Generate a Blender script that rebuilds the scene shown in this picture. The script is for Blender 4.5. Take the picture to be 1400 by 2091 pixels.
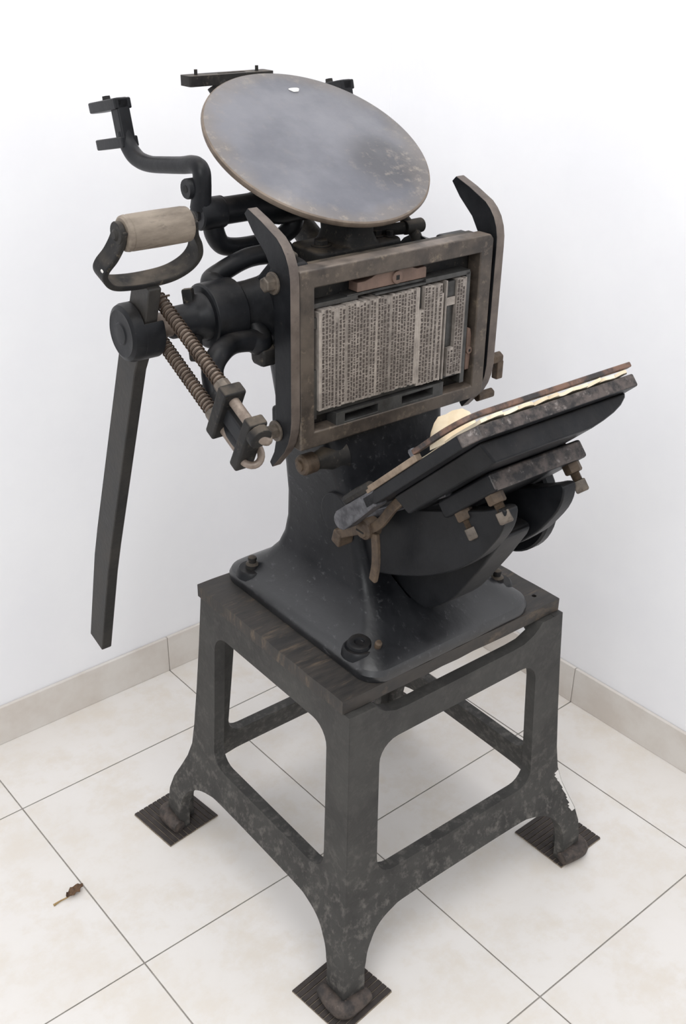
import bpy, bmesh, math, random
from mathutils import Vector, Matrix, geometry
random.seed(7)
SC = bpy.context.scene
COL = SC.collection
for o in list(bpy.data.objects):
    bpy.data.objects.remove(o, do_unlink=True)

# ------------------------------------------------------------------ camera
cam_d = bpy.data.cameras.new('camera'); cam = bpy.data.objects.new('camera', cam_d); COL.objects.link(cam)
cam_d.sensor_fit = 'VERTICAL'; cam_d.sensor_height = 36.0
cam_d.lens = 2187.2 / 2091 * 36.0
cam_d.clip_start = 0.02
_r = Vector((0.76693707, -0.64159194, 0.01293515)); _u = Vector((0.29550306, 0.37098339, 0.88036882)); _f = Vector((0.56963626, 0.67136511, -0.47411329))
cam.matrix_world = Matrix(((_r.x, _u.x, -_f.x, -0.52786116), (_r.y, _u.y, -_f.y, -1.55352191), (_r.z, _u.z, -_f.z, 1.47414239), (0, 0, 0, 1)))
SC.camera = cam

# ------------------------------------------------------------------ world, lights, exposure
w = bpy.data.worlds.new('world'); SC.world = w; w.use_nodes = True
w.node_tree.nodes['Background'].inputs[0].default_value = (0.985, 0.99, 1.0, 1)
w.node_tree.nodes['Background'].inputs[1].default_value = 0.84
def area(name, loc, aim, size, power, color=(1, 1, 1)):
    d = bpy.data.lights.new(name, 'AREA'); d.shape = 'SQUARE'; d.size = size; d.energy = power; d.color = color
    o = bpy.data.objects.new(name, d); COL.objects.link(o); o.location = loc
    o.rotation_euler = (Vector(aim) - Vector(loc)).to_track_quat('-Z', 'Y').to_euler()
    return o
area('ceiling_light', (0.1, -0.9, 2.8), (0.45, -0.3, 0.9), 1.5, 19, (1.0, 0.99, 0.97))
area('bounce_flash', (-1.3, -1.7, 2.2), (0.5, -0.3, 0.9), 0.9, 18, (0.97, 0.985, 1.0))
vs = SC.view_settings
vs.view_transform = 'Standard'; vs.look = 'None'; vs.gamma = 1.0; vs.use_curve_mapping = False; vs.exposure = 0.0

# ------------------------------------------------------------------ materials
MATS = {}
def srgb(r, g, b):
    f = lambda c: (c / 255) / 12.92 if c / 255 <= .04045 else ((c / 255 + .055) / 1.055) ** 2.4
    return (f(r), f(g), f(b), 1)
def mat(name, c1, c2=None, c3=None, rough=.5, metal=0., scale=18., scale2=90., spread=.12, amt3=.6, bump=.15, bscale=None, spec=.5, rvar=.12, stretch=None, rand=0., detail=6., dust=None, dcov=.8, zwear=None, zgloss=None):
    """two-tone noise + an optional third tone in fine specks (wear, rust), plus fine bump"""
    m = bpy.data.materials.new(name); m.use_nodes = True; nt = m.node_tree; N = nt.nodes; Lk = nt.links
    b = N['Principled BSDF']; tc = N.new('ShaderNodeTexCoord')
    src = tc.outputs['Object']
    if stretch:
        mp = N.new('ShaderNodeMapping'); mp.inputs['Scale'].default_value = stretch; Lk.new(src, mp.inputs[0]); src = mp.outputs[0]
    n1 = N.new('ShaderNodeTexNoise'); n1.inputs['Scale'].default_value = scale; n1.inputs['Detail'].default_value = detail; n1.inputs['Roughness'].default_value = .62; Lk.new(src, n1.inputs['Vector'])
    r1 = N.new('ShaderNodeValToRGB'); Lk.new(n1.outputs['Fac'], r1.inputs[0])
    r1.color_ramp.elements[0].position = .5 - spread; r1.color_ramp.elements[1].position = .5 + spread
    r1.color_ramp.elements[0].color = c1; r1.color_ramp.elements[1].color = c2 or c1
    out = r1.outputs[0]
    if c3:
        n2 = N.new('ShaderNodeTexNoise'); n2.inputs['Scale'].default_value = scale2; n2.inputs['Detail'].default_value = 10; n2.inputs['Roughness'].default_value = .72; Lk.new(src, n2.inputs['Vector'])
        r2 = N.new('ShaderNodeValToRGB'); Lk.new(n2.outputs['Fac'], r2.inputs[0])
        r2.color_ramp.elements[0].position = amt3; r2.color_ramp.elements[1].position = min(amt3 + .15, 1)
        fac = r2.outputs[0]
        if zwear:     # scuffs gather low down, where brooms and shoes reach
            sz = N.new('ShaderNodeSeparateXYZ'); Lk.new(tc.outputs['Object'], sz.inputs[0]); zr = N.new('ShaderNodeMapRange'); zr.inputs[1].default_value = zwear[0]; zr.inputs[2].default_value = zwear[1]; zr.inputs[3].default_value = 1; zr.inputs[4].default_value = zwear[2]; Lk.new(sz.outputs['Z'], zr.inputs[0])
            mm = N.new('ShaderNodeMath'); mm.operation = 'MULTIPLY'; Lk.new(fac, mm.inputs[0]); Lk.new(zr.outputs[0], mm.inputs[1]); fac = mm.outputs[0]
        mx = N.new('ShaderNodeMix'); mx.data_type = 'RGBA'; Lk.new(fac, mx.inputs[0]); Lk.new(out, mx.inputs[6]); mx.inputs[7].default_value = c3; out = mx.outputs[2]
    if rand:
        oi = N.new('ShaderNodeObjectInfo'); mr = N.new('ShaderNodeMapRange'); mr.inputs[3].default_value = 1 - rand; mr.inputs[4].default_value = 1 + rand
        Lk.new(oi.outputs['Random'], mr.inputs[0]); hs = N.new('ShaderNodeHueSaturation'); Lk.new(mr.outputs[0], hs.inputs['Value']); Lk.new(out, hs.inputs['Color']); out = hs.outputs[0]
    if dust:      # settled dust lies on faces that look upwards
        ge = N.new('ShaderNodeNewGeometry'); sp = N.new('ShaderNodeSeparateXYZ'); Lk.new(ge.outputs['Normal'], sp.inputs[0])
        d1 = N.new('ShaderNodeMapRange'); d1.inputs[1].default_value = .45; d1.inputs[2].default_value = .95; d1.inputs[4].default_value = dcov; Lk.new(sp.outputs['Z'], d1.inputs[0])
        nd = N.new('ShaderNodeTexNoise'); nd.inputs['Scale'].default_value = 35; nd.inputs['Detail'].default_value = 8; Lk.new(tc.outputs['Object'], nd.inputs['Vector'])
        d2 = N.new('ShaderNodeMapRange'); d2.inputs[1].default_value = .35; d2.inputs[2].default_value = .65; Lk.new(nd.outputs['Fac'], d2.inputs[0])
        mu = N.new('ShaderNodeMath'); mu.operation = 'MULTIPLY'; Lk.new(d1.outputs[0], mu.inputs[0]); Lk.new(d2.outputs[0], mu.inputs[1])
        mx = N.new('ShaderNodeMix'); mx.data_type = 'RGBA'; Lk.new(mu.outputs[0], mx.inputs[0]); Lk.new(out, mx.inputs[6]); mx.inputs[7].default_value = dust; out = mx.outputs[2]
    Lk.new(out, b.inputs['Base Color'])
    mr = N.new('ShaderNodeMapRange'); mr.inputs[3].default_value = max(rough - rvar, .03); mr.inputs[4].default_value = min(rough + rvar, 1); Lk.new(n1.outputs['Fac'], mr.inputs[0]); Lk.new(mr.outputs[0], b.inputs['Roughness'])
    b.inputs['Metallic'].default_value = metal; b.inputs['Specular IOR Level'].default_value = spec
    if zgloss:        # oily, rubbed paint on the low foot plate
        sg = N.new('ShaderNodeSeparateXYZ'); Lk.new(tc.outputs['Object'], sg.inputs[0]); zg = N.new('ShaderNodeMapRange'); zg.inputs[1].default_value = zgloss[0]; zg.inputs[2].default_value = zgloss[1]; zg.inputs[3].default_value = zgloss[2]; zg.inputs[4].default_value = spec; Lk.new(sg.outputs['Z'], zg.inputs[0]); Lk.new(zg.outputs[0], b.inputs['Specular IOR Level'])
    if bump:
        n3 = N.new('ShaderNodeTexNoise'); n3.inputs['Scale'].default_value = bscale or scale2 * 1.5; n3.inputs['Detail'].default_value = 4; Lk.new(src, n3.inputs['Vector'])
        bp = N.new('ShaderNodeBump'); bp.inputs['Strength'].default_value = bump; bp.inputs['Distance'].default_value = .002; Lk.new(n3.outputs['Fac'], bp.inputs['Height']); Lk.new(bp.outputs[0], b.inputs['Normal'])
    MATS[name] = m; return m
mat('wall_paint', srgb(247, 247, 249), srgb(243, 243, 246), rough=.85, scale=3, scale2=60, bump=.05, spec=.2)
mat('floor_tile', srgb(232, 228, 224), srgb(227, 222, 216), srgb(225, 218, 209), rough=.3, scale=4.5, scale2=9, amt3=.47, bump=.02, rvar=.06, rand=.012, spec=.35, detail=9)
mat('grout', srgb(168, 163, 157), srgb(146, 141, 135), rough=.9, scale=30)
mat('skirting', srgb(220, 215, 209), srgb(209, 201, 193), srgb(196, 184, 173), rough=.35, scale=9, scale2=30, amt3=.68, bump=.03, rand=.01)
DUST = srgb(112, 101, 88)
mat('black_enamel', srgb(17, 18, 21), srgb(29, 30, 33), srgb(62, 58, 54), rough=.42, scale=16, scale2=170, amt3=.62, bump=.3, bscale=55, spec=.22, dust=srgb(70, 66, 62), dcov=.35, detail=9)
mat('foot_enamel', srgb(18, 19, 22), srgb(31, 32, 35), srgb(74, 74, 76), rough=.36, scale=15, scale2=100, amt3=.58, bump=.35, bscale=50, spec=.22, detail=10, rvar=.16, stretch=(1, .6, 1), zgloss=(.02, .08, .85))
mat('dusty_black', srgb(28, 28, 29), srgb(46, 44, 42), srgb(88, 80, 70), rough=.55, scale=24, scale2=120, amt3=.57, bump=.3, bscale=110, spec=.2, dust=DUST, dcov=.6, detail=9)
mat('stand_paint', srgb(54, 53, 52), srgb(68, 67, 65), srgb(100, 97, 93), rough=.55, scale=13, scale2=60, amt3=.5, zwear=(.14, .32, .2), bump=.25, bscale=140, spec=.25, detail=10)
mat('lever_paint', srgb(40, 39, 38), srgb(56, 53, 50), srgb(96, 84, 72), rough=.55, scale=22, scale2=120, amt3=.69, bump=.25, bscale=140, spec=.35, detail=10)
mat('foot_rust', srgb(48, 44, 43), srgb(84, 74, 68), srgb(124, 114, 106), rough=.7, scale=60, scale2=130, amt3=.6, bump=.6)
mat('bare_iron', srgb(84, 75, 70), srgb(108, 98, 91), srgb(62, 57, 55), rough=.5, metal=.25, scale=26, scale2=80, amt3=.6, bump=.15, detail=10)
mat('chase_iron', srgb(56, 50, 46), srgb(88, 79, 71), srgb(118, 106, 92), rough=.5, metal=.2, scale=20, scale2=60, amt3=.55, bump=.18, detail=12, dust=srgb(128, 116, 106), dcov=.7)
mat('bolt_iron', srgb(76, 70, 64), srgb(112, 102, 92), srgb(66, 54, 46), rough=.5, metal=.3, scale=60, scale2=150, amt3=.6, bump=.2)
mat('rusty_iron', srgb(66, 54, 44), srgb(92, 77, 62), srgb(52, 40, 32), rough=.62, metal=.15, scale=55, scale2=160, amt3=.58, bump=.35)
mat('screw_iron', srgb(74, 66, 59), srgb(104, 94, 84), srgb(56, 44, 36), rough=.5, metal=.25, scale=70, scale2=150, amt3=.58, bump=.2)
mat('spring_steel', srgb(82, 66, 53), srgb(62, 50, 41), rough=.5, metal=.35, scale=60, bump=.1)
mat('rod_steel', srgb(138, 125, 114), srgb(110, 97, 87), srgb(96, 78, 66), rough=.45, metal=.25, scale=60, scale2=120, amt3=.62, bump=.1)
mat('disc_rim', srgb(98, 86, 76), srgb(124, 111, 99), rough=.55, metal=.2, scale=30, bump=.15)
mat('grip_wood', srgb(136, 125, 112), srgb(96, 86, 76), srgb(72, 63, 56), rough=.7, scale=34, scale2=60, amt3=.56, bump=.3, stretch=(.3, 1, 1), detail=10)
mat('type_metal', srgb(158, 150, 143), srgb(130, 123, 117), srgb(98, 91, 86), rough=.5, metal=.15, scale=60, scale2=220, amt3=.58, bump=.15, rand=.2)
mat('type_ink', srgb(58, 51, 48), srgb(90, 81, 76), rough=.6, scale=300, bump=.2)
mat('lead_grey', srgb(70, 70, 69), srgb(50, 49, 48), srgb(102, 99, 95), rough=.45, metal=.3, scale=40, scale2=160, amt3=.64, bump=.15, rand=.15)
mat('quoin_brown', srgb(112, 90, 79), srgb(96, 78, 69), srgb(138, 114, 100), rough=.6, scale=40, scale2=140, amt3=.64, bump=.2)
mat('worn_platen', srgb(32, 30, 31), srgb(86, 77, 73), srgb(146, 138, 134), rough=.45, metal=.2, scale=55, scale2=80, amt3=.58, spread=.09, bump=.3, detail=10)
mat('bale_rust', srgb(50, 46, 46), srgb(118, 90, 76), srgb(84, 76, 74), rough=.5, metal=.2, scale=36, scale2=90, amt3=.55, spread=.08, bump=.2)
mat('bright_steel', srgb(98, 98, 102), srgb(62, 62, 66), srgb(62, 57, 53), rough=.35, metal=.5, scale=60, scale2=120, amt3=.58, bump=.1)
mat('paper', srgb(238, 226, 203), srgb(222, 205, 177), rough=.85, scale=25, bump=.1)
mat('card', srgb(146, 130, 113), srgb(112, 97, 83), rough=.8, scale=40, bump=.1)
mat('board_wood', srgb(40, 38, 37), srgb(60, 55, 51), srgb(94, 81, 67), rough=.6, scale=24, scale2=20, amt3=.53, bump=.4, stretch=(.6, 3.2, 1), detail=12)
mat('rubber', srgb(48, 43, 41), srgb(62, 55, 52), srgb(100, 90, 80), rough=.7, scale=40, scale2=140, amt3=.68, bump=.2)
mat('rubber_dusty', srgb(150, 138, 122), srgb(112, 100, 88), rough=.9, scale=60, bump=.2)
mat('leaf_brown', srgb(112, 84, 58), srgb(70, 50, 38), srgb(170, 150, 120), rough=.7, scale=120, scale2=300, amt3=.6, bump=.2)
mat('stem_tan', srgb(176, 150, 100), srgb(150, 122, 80), rough=.6, scale=120, bump=.1)
mat('dark_hole', srgb(14, 13, 13), rough=.8, bump=0)
mat('white_scuff', srgb(215, 212, 208), rough=.8, bump=0)
def disc_material():
    m = bpy.data.materials.new('disc_steel'); m.use_nodes = True; nt = m.node_tree; N = nt.nodes; Lk = nt.links; b = N['Principled BSDF']
    tc = N.new('ShaderNodeTexCoord')
    def noise(sc, det, rg=.6):
        n = N.new('ShaderNodeTexNoise'); n.inputs['Scale'].default_value = sc; n.inputs['Detail'].default_value = det; n.inputs['Roughness'].default_value = rg; Lk.new(tc.outputs['Object'], n.inputs['Vector']); return n.outputs['Fac']
    def rng(src, a, c, lo=0., hi=1.):
        r = N.new('ShaderNodeMapRange'); r.interpolation_type = 'SMOOTHSTEP'; r.inputs[1].default_value = a; r.inputs[2].default_value = c; r.inputs[3].default_value = lo; r.inputs[4].default_value = hi; Lk.new(src, r.inputs[0]); return r.outputs[0]
    def mth(op, a, c):
        n = N.new('ShaderNodeMath'); n.operation = op
        for i, q in enumerate((a, c)):
            if isinstance(q, (int, float)): n.inputs[i].default_value = q
            else: Lk.new(q, n.inputs[i])
        return n.outputs[0]
    def mixc(f, a, c):
        n = N.new('ShaderNodeMix'); n.data_type = 'RGBA'; Lk.new(f, n.inputs[0])
        for i, q in ((6, a), (7, c)):
            if isinstance(q, tuple): n.inputs[i].default_value = q
            else: Lk.new(q, n.inputs[i])
        return n.outputs[2]
    base = mixc(rng(noise(7, 10), .35, .65), srgb(102, 103, 110), srgb(122, 122, 128))
    # worn, dusty ring towards the rim and a scuffed patch on the right; distance measured from the disc centre
    vd = N.new('ShaderNodeVectorMath'); vd.operation = 'DISTANCE'; Lk.new(tc.outputs['Object'], vd.inputs[0]); vd.inputs[1].default_value = (0, .148, 1.214 - .541)
    rim = mth('ADD', vd.outputs['Value'], mth('MULTIPLY', noise(16, 8), .07))
    rimf = rng(rim, .165, .205)
    vp = N.new('ShaderNodeVectorMath'); vp.operation = 'DISTANCE'; Lk.new(tc.outputs['Object'], vp.inputs[0]); vp.inputs[1].default_value = (.085, .10, 1.188 - .541)
    pat = rng(vp.outputs['Value'], .085, .03)
    base = mixc(mth('MULTIPLY', pat, .75), base, srgb(74, 73, 76))
    fine = rng(noise(60, 12, .7), .52, .66)
    spk = mth('MULTIPLY', fine, mth('ADD', mth('MULTIPLY', rimf, .75), mth('ADD', .10, mth('MULTIPLY', pat, .45))))
    base = mixc(mth('MULTIPLY', rimf, .55), base, srgb(124, 115, 106))
    base = mixc(spk, base, srgb(146, 138, 129))
    Lk.new(base, b.inputs['Base Color']); b.inputs['Metallic'].default_value = .3
    Lk.new(rng(noise(20, 8), .3, .7, .32, .48), b.inputs['Roughness'])
    bp = N.new('ShaderNodeBump'); bp.inputs['Strength'].default_value = .06; bp.inputs['Distance'].default_value = .002; Lk.new(noise(90, 6), bp.inputs['Height']); Lk.new(bp.outputs[0], b.inputs['Normal'])
    MATS['disc_steel'] = m
disc_material()

# ------------------------------------------------------------------ mesh helpers
class MB:
    def __init__(s): s.v = []; s.f = []; s.m = []; s.cur = 0
    def add(s, vs, fs):
        b = len(s.v); s.v += [Vector(p) for p in vs]
        for f in fs: s.f.append([b + i for i in f]); s.m.append(s.cur)
        return s
    def box(s, x0, x1, y0, y1, z0, z1, M=None):
        vs = [Vector((x, y, z)) for z in (z0, z1) for y in (y0, y1) for x in (x0, x1)]
        if M: vs = [M @ p for p in vs]
        return s.add(vs, [(0, 2, 3, 1), (4, 5, 7, 6), (0, 1, 5, 4), (2, 6, 7, 3), (0, 4, 6, 2), (1, 3, 7, 5)])
    def prism(s, poly, fn, w0, w1, holes=()):
        loops = [list(poly)] + [list(h) for h in holes]
        tris = geometry.tessellate_polygon([[Vector((p[0], p[1], 0)) for p in l] for l in loops])
        flat = [p for l in loops for p in l]; n = len(flat)
        vs = [fn(p[0], p[1], w0) for p in flat] + [fn(p[0], p[1], w1) for p in flat]
        fs = []
        if len(loops) == 1:
            fs = [tuple(range(n)), tuple(range(2 * n - 1, n - 1, -1))]
        else:
            for t in tris: fs.append(tuple(t)); fs.append((t[2] + n, t[1] + n, t[0] + n))
        b = 0
        for l in loops:
            k = len(l)
            for i in range(k):
                j = (i + 1) % k; fs.append((b + i, b + n + i, b + n + j, b + j))
            b += k
        return s.add(vs, fs)
    def tube(s, path, radii, n=14, smooth=6, caps=True, flat=1.0, up=None):
        P = [Vector(p) for p in path]
        if not isinstance(radii, (list, tuple)): radii = [radii] * len(P)
        if smooth and len(P) > 2: P, radii = spline(P, radii, smooth)
        T = []
        for i in range(len(P)):
            a = P[max(i - 1, 0)]; b = P[min(i + 1, len(P) - 1)]; T.append((b - a).normalized())
        ref = up or (Vector((0, 0, 1)) if abs(T[0].z) < .9 else Vector((1, 0, 0)))
        nrm = (ref - T[0] * ref.dot(T[0])).normalized(); vs = []
        for i, p in enumerate(P):
            nrm = (nrm - T[i] * nrm.dot(T[i])).normalized(); bi = T[i].cross(nrm)
            for k in range(n):
                a = 2 * math.pi * k / n; vs.append(p + nrm * (math.cos(a) * radii[i]) + bi * (math.sin(a) * radii[i] * flat))
        fs = []
        for i in range(len(P) - 1):
            for k in range(n):
                k2 = (k + 1) % n; fs.append((i * n + k, i * n + k2, (i + 1) * n + k2, (i + 1) * n + k))
        if caps: fs += [tuple(range(n - 1, -1, -1)), tuple((len(P) - 1) * n + k for k in range(n))]
        return s.add(vs, fs)
    def lathe(s, p, axis, prof, n=32):
        """prof: (distance along axis, radius)"""
        p = Vector(p); a = Vector(axis).normalized(); r = Vector((0, 0, 1)) if abs(a.z) < .9 else Vector((1, 0, 0))
        e = (r - a * r.dot(a)).normalized(); g = a.cross(e); vs = []; fs = []
        for d, rad in prof:
            for k in range(n):
                t = 2 * math.pi * k / n; vs.append(p + a * d + (e * math.cos(t) + g * math.sin(t)) * max(rad, 1e-5))
        m = len(prof)
        for i in range(m - 1):
            for k in range(n):
                k2 = (k + 1) % n; fs.append((i * n + k, i * n + k2, (i + 1) * n + k2, (i + 1) * n + k))
        fs += [tuple(range(n - 1, -1, -1)), tuple((m - 1) * n + k for k in range(n))]
        return s.add(vs, fs)
    def cyl(s, p0, p1, r, n=24):
        p0 = Vector(p0); p1 = Vector(p1); return s.lathe(p0, p1 - p0, [(0, r), ((p1 - p0).length, r)], n)
    def loft(s, secs):
        n = len(secs[0]); vs = [p for sec in secs for p in sec]; fs = []
        for i in range(len(secs) - 1):
            for k in range(n):
                k2 = (k + 1) % n; fs.append((i * n + k, i * n + k2, (i + 1) * n + k2, (i + 1) * n + k))
        fs += [tuple(range(n - 1, -1, -1)), tuple((len(secs) - 1) * n + k for k in range(n))]
        return s.add(vs, fs)
    def ribbon(s, path, fn, th, w):
        """flat strap: path in (a,b), thickness th in that plane, width w across; fn(a,b,c)->xyz"""
        P = [Vector((p[0], p[1], 0)) for p in path]; P, _ = spline(P, [0] * len(P), 6); vs = []
        for i, p in enumerate(P):
            t = (P[min(i + 1, len(P) - 1)] - P[max(i - 1, 0)]).normalized(); nn = Vector((-t.y, t.x, 0))
            for sa, sb in ((1, 1), (-1, 1), (-1, -1), (1, -1)):
                q = p + nn * (th / 2 * sa); vs.append(fn(q.x, q.y, w / 2 * sb))
        fs = []
        for i in range(len(P) - 1):
            for k in range(4):
                k2 = (k + 1) % 4; fs.append((i * 4 + k, i * 4 + k2, (i + 1) * 4 + k2, (i + 1) * 4 + k))
        L = (len(P) - 1) * 4; fs += [(3, 2, 1, 0), (L, L + 1, L + 2, L + 3)]
        return s.add(vs, fs)
    def build(s, name, mats, parent=None, bevel=0, seg=2, ang=32, flat=False):
        me = bpy.data.meshes.new(name)
        off = parent['_o'] if parent is not None and '_o' in parent else (0, 0, 0)
        off = Vector(off)
        me.from_pydata([tuple(p - off) for p in s.v], [], s.f)
        bm = bmesh.new(); bm.from_mesh(me); bmesh.ops.recalc_face_normals(bm, faces=bm.faces); bm.to_mesh(me); bm.free()
        for mm in ([mats] if isinstance(mats, str) else mats): me.materials.append(MATS[mm])
        me.polygons.foreach_set('material_index', s.m)
        if not flat:
            me.polygons.foreach_set('use_smooth', [True] * len(me.polygons)); me.set_sharp_from_angle(angle=math.radians(ang))
        me.update()
        o = bpy.data.objects.new(name, me); COL.objects.link(o)
        if parent is not None: o.parent = parent; o['_o'] = tuple(off)
        if bevel:
            md = o.modifiers.new('bevel', 'BEVEL'); md.width = bevel; md.segments = seg; md.limit_method = 'ANGLE'; md.angle_limit = math.radians(40); md.harden_normals = not flat
        return o
def spline(P, R, k):
    out = []; ro = []; n = len(P)
    for i in range(n - 1):
        p0 = P[max(i - 1, 0)]; p1 = P[i]; p2 = P[i + 1]; p3 = P[min(i + 2, n - 1)]
        for j in range(k):
            t = j / k
            out.append(.5 * ((2 * p1) + (p2 - p0) * t + (2 * p0 - 5 * p1 + 4 * p2 - p3) * t * t + (3 * p1 - p0 - 3 * p2 + p3) * t ** 3))
            ro.append(R[i] * (1 - t) + R[i + 1] * t)
    out.append(P[-1].copy()); ro.append(R[-1]); return out, ro
AX = lambda u, v, w: Vector((w, u, v))     # profile in y,z extruded along x
AY = lambda u, v, w: Vector((u, w, v))     # profile in x,z extruded along y
AZ = lambda u, v, w: Vector((u, v, w))     # profile in x,y extruded along z
def rrect(x0, x1, y0, y1, r, n=6):
    pts = []
    for cx, cy, a0 in ((x1 - r, y1 - r, 0), (x0 + r, y1 - r, 90), (x0 + r, y0 + r, 180), (x1 - r, y0 + r, 270)):
        for i in range(n + 1):
            a = math.radians(a0 + 90 * i / n); pts.append((cx + r * math.cos(a), cy + r * math.sin(a)))
    return pts
def tag(o, label=None, cat=None, group=None, kind=None):
    if label: o['label'] = label
    if cat: o['category'] = cat
    if group: o['group'] = group
    if kind: o['kind'] = kind
    return o
YAW = math.radians(-1.6); ORG = Vector((.459, -.470, 0))   # the machine's own axes on the floor
RZ = Matrix.Rotation(YAW, 4, 'Z')
def thing(name, o, label, cat, group=None):
    e = bpy.data.objects.new(name, None); COL.objects.link(e); e.empty_display_size = .05
    o = Vector(o); e.location = ORG + RZ @ o; e.rotation_euler = (0, 0, YAW); e['_o'] = tuple(o)
    return tag(e, label, cat, group)
def solo(mb, name, mats, o, label, cat, group=None, **k):
    fake = bpy.data.objects.new('tmp', None); fake['_o'] = tuple(o)
    ob = mb.build(name, mats, fake, **k); ob.parent = None; bpy.data.objects.remove(fake)
    ob.location = ORG + RZ @ Vector(o); ob.rotation_euler = (0, 0, YAW)
    return tag(ob, label, cat, group)

# ------------------------------------------------------------------ room
T = .45; WL = .206; WR = 1.079; G = .0011
floor = MB().box(-1.9, WR + .1, -2.8, WL + .1, -.06, -.0022).build('floor', 'grout', flat=True); tag(floor, 'floor of square off-white tiles with thin grey joints', kind='structure')
tmesh = {}
for i in range(-4, 3):
    for j in range(-6, 1):
        x0, x1 = i * T + G, min((i + 1) * T - G, WR); y0, y1 = j * T + G, min((j + 1) * T - G, WL)
        key = (round(x1 - x0, 3), round(y1 - y0, 3))
        if key not in tmesh:
            ob = MB().box(0, x1 - x0, 0, y1 - y0, -.002, 0).build('tile', 'floor_tile', floor, bevel=.0008, seg=1, flat=True); tmesh[key] = ob
        else:
            ob = tmesh[key].copy(); COL.objects.link(ob)
        ob.location = (x0, y0, 0)
wl = MB().box(-1.9, WR + .1, WL, WL + .1, -.06, 2.9).build('wall_left', 'wall_paint', flat=True); tag(wl, kind='structure')
wr = MB().box(WR, WR + .1, -2.8, WL, -.06, 2.9).build('wall_right', 'wall_paint', flat=True); tag(wr, kind='structure')
BH, BT = .089, .009
bl = MB().box(-1.9, WR, WL - BT + .002, WL, 0, BH - .002).build('baseboard_left', 'grout', flat=True); tag(bl, kind='structure')
for i in range(-4, 3):
    x0, x1 = i * T + .0008, min((i + 1) * T - .0008, WR - BT)
    MB().box(x0, x1, WL - BT, WL - .001, 0, BH).build('skirting_tile', 'skirting', bl, bevel=.0015, seg=2)
br = MB().box(WR - BT + .002, WR, -2.8, WL - BT, 0, BH - .002).build('baseboard_right', 'grout', flat=True); tag(br, kind='structure')
for j in range(-6, 1):
    y0, y1 = j * T + .0008, min((j + 1) * T - .0008, WL - BT)
    MB().box(WR - BT, WR - .001, y0, y1, 0, BH).build('skirting_tile', 'skirting', br, bevel=.0015, seg=2)

# ------------------------------------------------------------------ stand
ZS = [(-.1, .062), (0, .062), (.045, .061), (.08, .057), (.11, .049), (.14, .036), (.165, .026), (.195, .018), (.24, .013), (.33, .008), (.5, 0), (.7, 0)]
def flare(z):
    for (a, p), (b, q) in zip(ZS, ZS[1:]):
        if a <= z <= b: return p + (q - p) * (z - a) / (b - a)
    return 0
stand = thing('press_stand', (0, 0, 0), 'dark grey cast iron stand with four flared legs and cut-out sides', 'stand')
def rounded(poly, k=5):
    P = [Vector((p[0], p[1], 0)) for p in poly]; P2, _ = spline(P + [P[0]], [0] * (len(P) + 1), k); return [(p.x, p.y) for p in P2[:-1]]
def dens(pts, step=.03):
    out = []
    for a, b in zip(pts, pts[1:]):
        n = max(1, int(math.hypot(b[0] - a[0], b[1] - a[1]) / step))
        out += [(a[0] + (b[0] - a[0]) * i / n, a[1] + (b[1] - a[1]) * i / n) for i in range(n)]
    out.append(pts[-1]); return out
LEV = (.02, .045, .08, .11, .14, .165, .195, .24, .33, .42)
ZT = .518
ramp = lambda z: min(1, max(0, (ZT - z) / .28))
xl = lambda z: -.214 - .8 * flare(z)
xr = lambda z: .226 + .8 * flare(z) + .006 * ramp(z)
yf = lambda z: -.2055 - .95 * flare(z)
yb = lambda z: .184 + flare(z) + .018 * ramp(z)
def side(lo, hi, scoop, trim, win, place):
    """one cast side frame; u runs along the side from lo(z) to hi(z), the corner legs flare out towards the floor"""
    bot = [(.042, 0), (.042, .04), (.042, .07), (.048, .100), (.064, .123), (.095, .136), (.14, .140)]
    under = [(lo(z) + d, z) for d, z in bot] + [(hi(z) - d, z) for d, z in reversed(bot)]
    under = [(p.x, max(p.y, 0)) for p in spline([Vector((a, b, 0)) for a, b in under], [0] * len(under), 4)[0]]
    right = [(hi(z) - trim, z) for z in LEV]; left = [(lo(z) + trim, z) for z in reversed(LEV)]
    a, b = lo(ZT) + trim, hi(ZT) - trim; top = [(b, ZT)]
    if scoop:
        d = [(.047, ZT), (.052, ZT - .007), (.064, ZT - .017), (.085, ZT - .025), (.11, ZT - .0265)]
        top += [(b - p, z) for p, z in d] + [(a + p, z) for p, z in reversed(d)]
    top += [(a, ZT)]
    outer = [(lo(0) + trim, 0)] + under + [(hi(0) - trim, 0)] + right + top + left
    m = MB(); m.prism(outer, lambda u, z, w: Vector((u, z, w)), 0, .02, [win])
    o = m.build('side_frame', 'stand_paint', stand, bevel=.002, seg=2)
    bm = bmesh.new(); bm.from_mesh(o.data)
    for z in LEV:
        bmesh.ops.bisect_plane(bm, geom=bm.verts[:] + bm.edges[:] + bm.faces[:], plane_co=(0, z, 0), plane_no=(0, 1, 0), dist=1e-6)
    for v in bm.verts:
        u, z, w = v.co; v.co = place(u, z, w)
    bmesh.ops.recalc_face_normals(bm, faces=bm.faces); bm.to_mesh(o.data); bm.free(); o.data.set_sharp_from_angle(angle=math.radians(32))
    return o
def wind(a, b, c, d, r):
    """window with sides that splay a little towards the bottom"""
    return [(p[0] + (-.008 if p[0] < (a + b) / 2 else .006) * (1 - (p[1] - c) / (d - c)), p[1]) for p in rrect(a, b, c, d, r, 6)]
wx = wind(-.158, .172, .197, .446, .034); wy = wind(-.156, .144, .197, .470, .034)
side(yf, yb, False, 0, wy, lambda u, z, w: Vector((xl(z) + w, u, z)))
side(yf, yb, False, 0, wy, lambda u, z, w: Vector((xr(z) - w, u, z)))
side(xl, xr, True, .0012, wx, lambda u, z, w: Vector((u, yf(z) - .0002 + w, z - .0007)))
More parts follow.
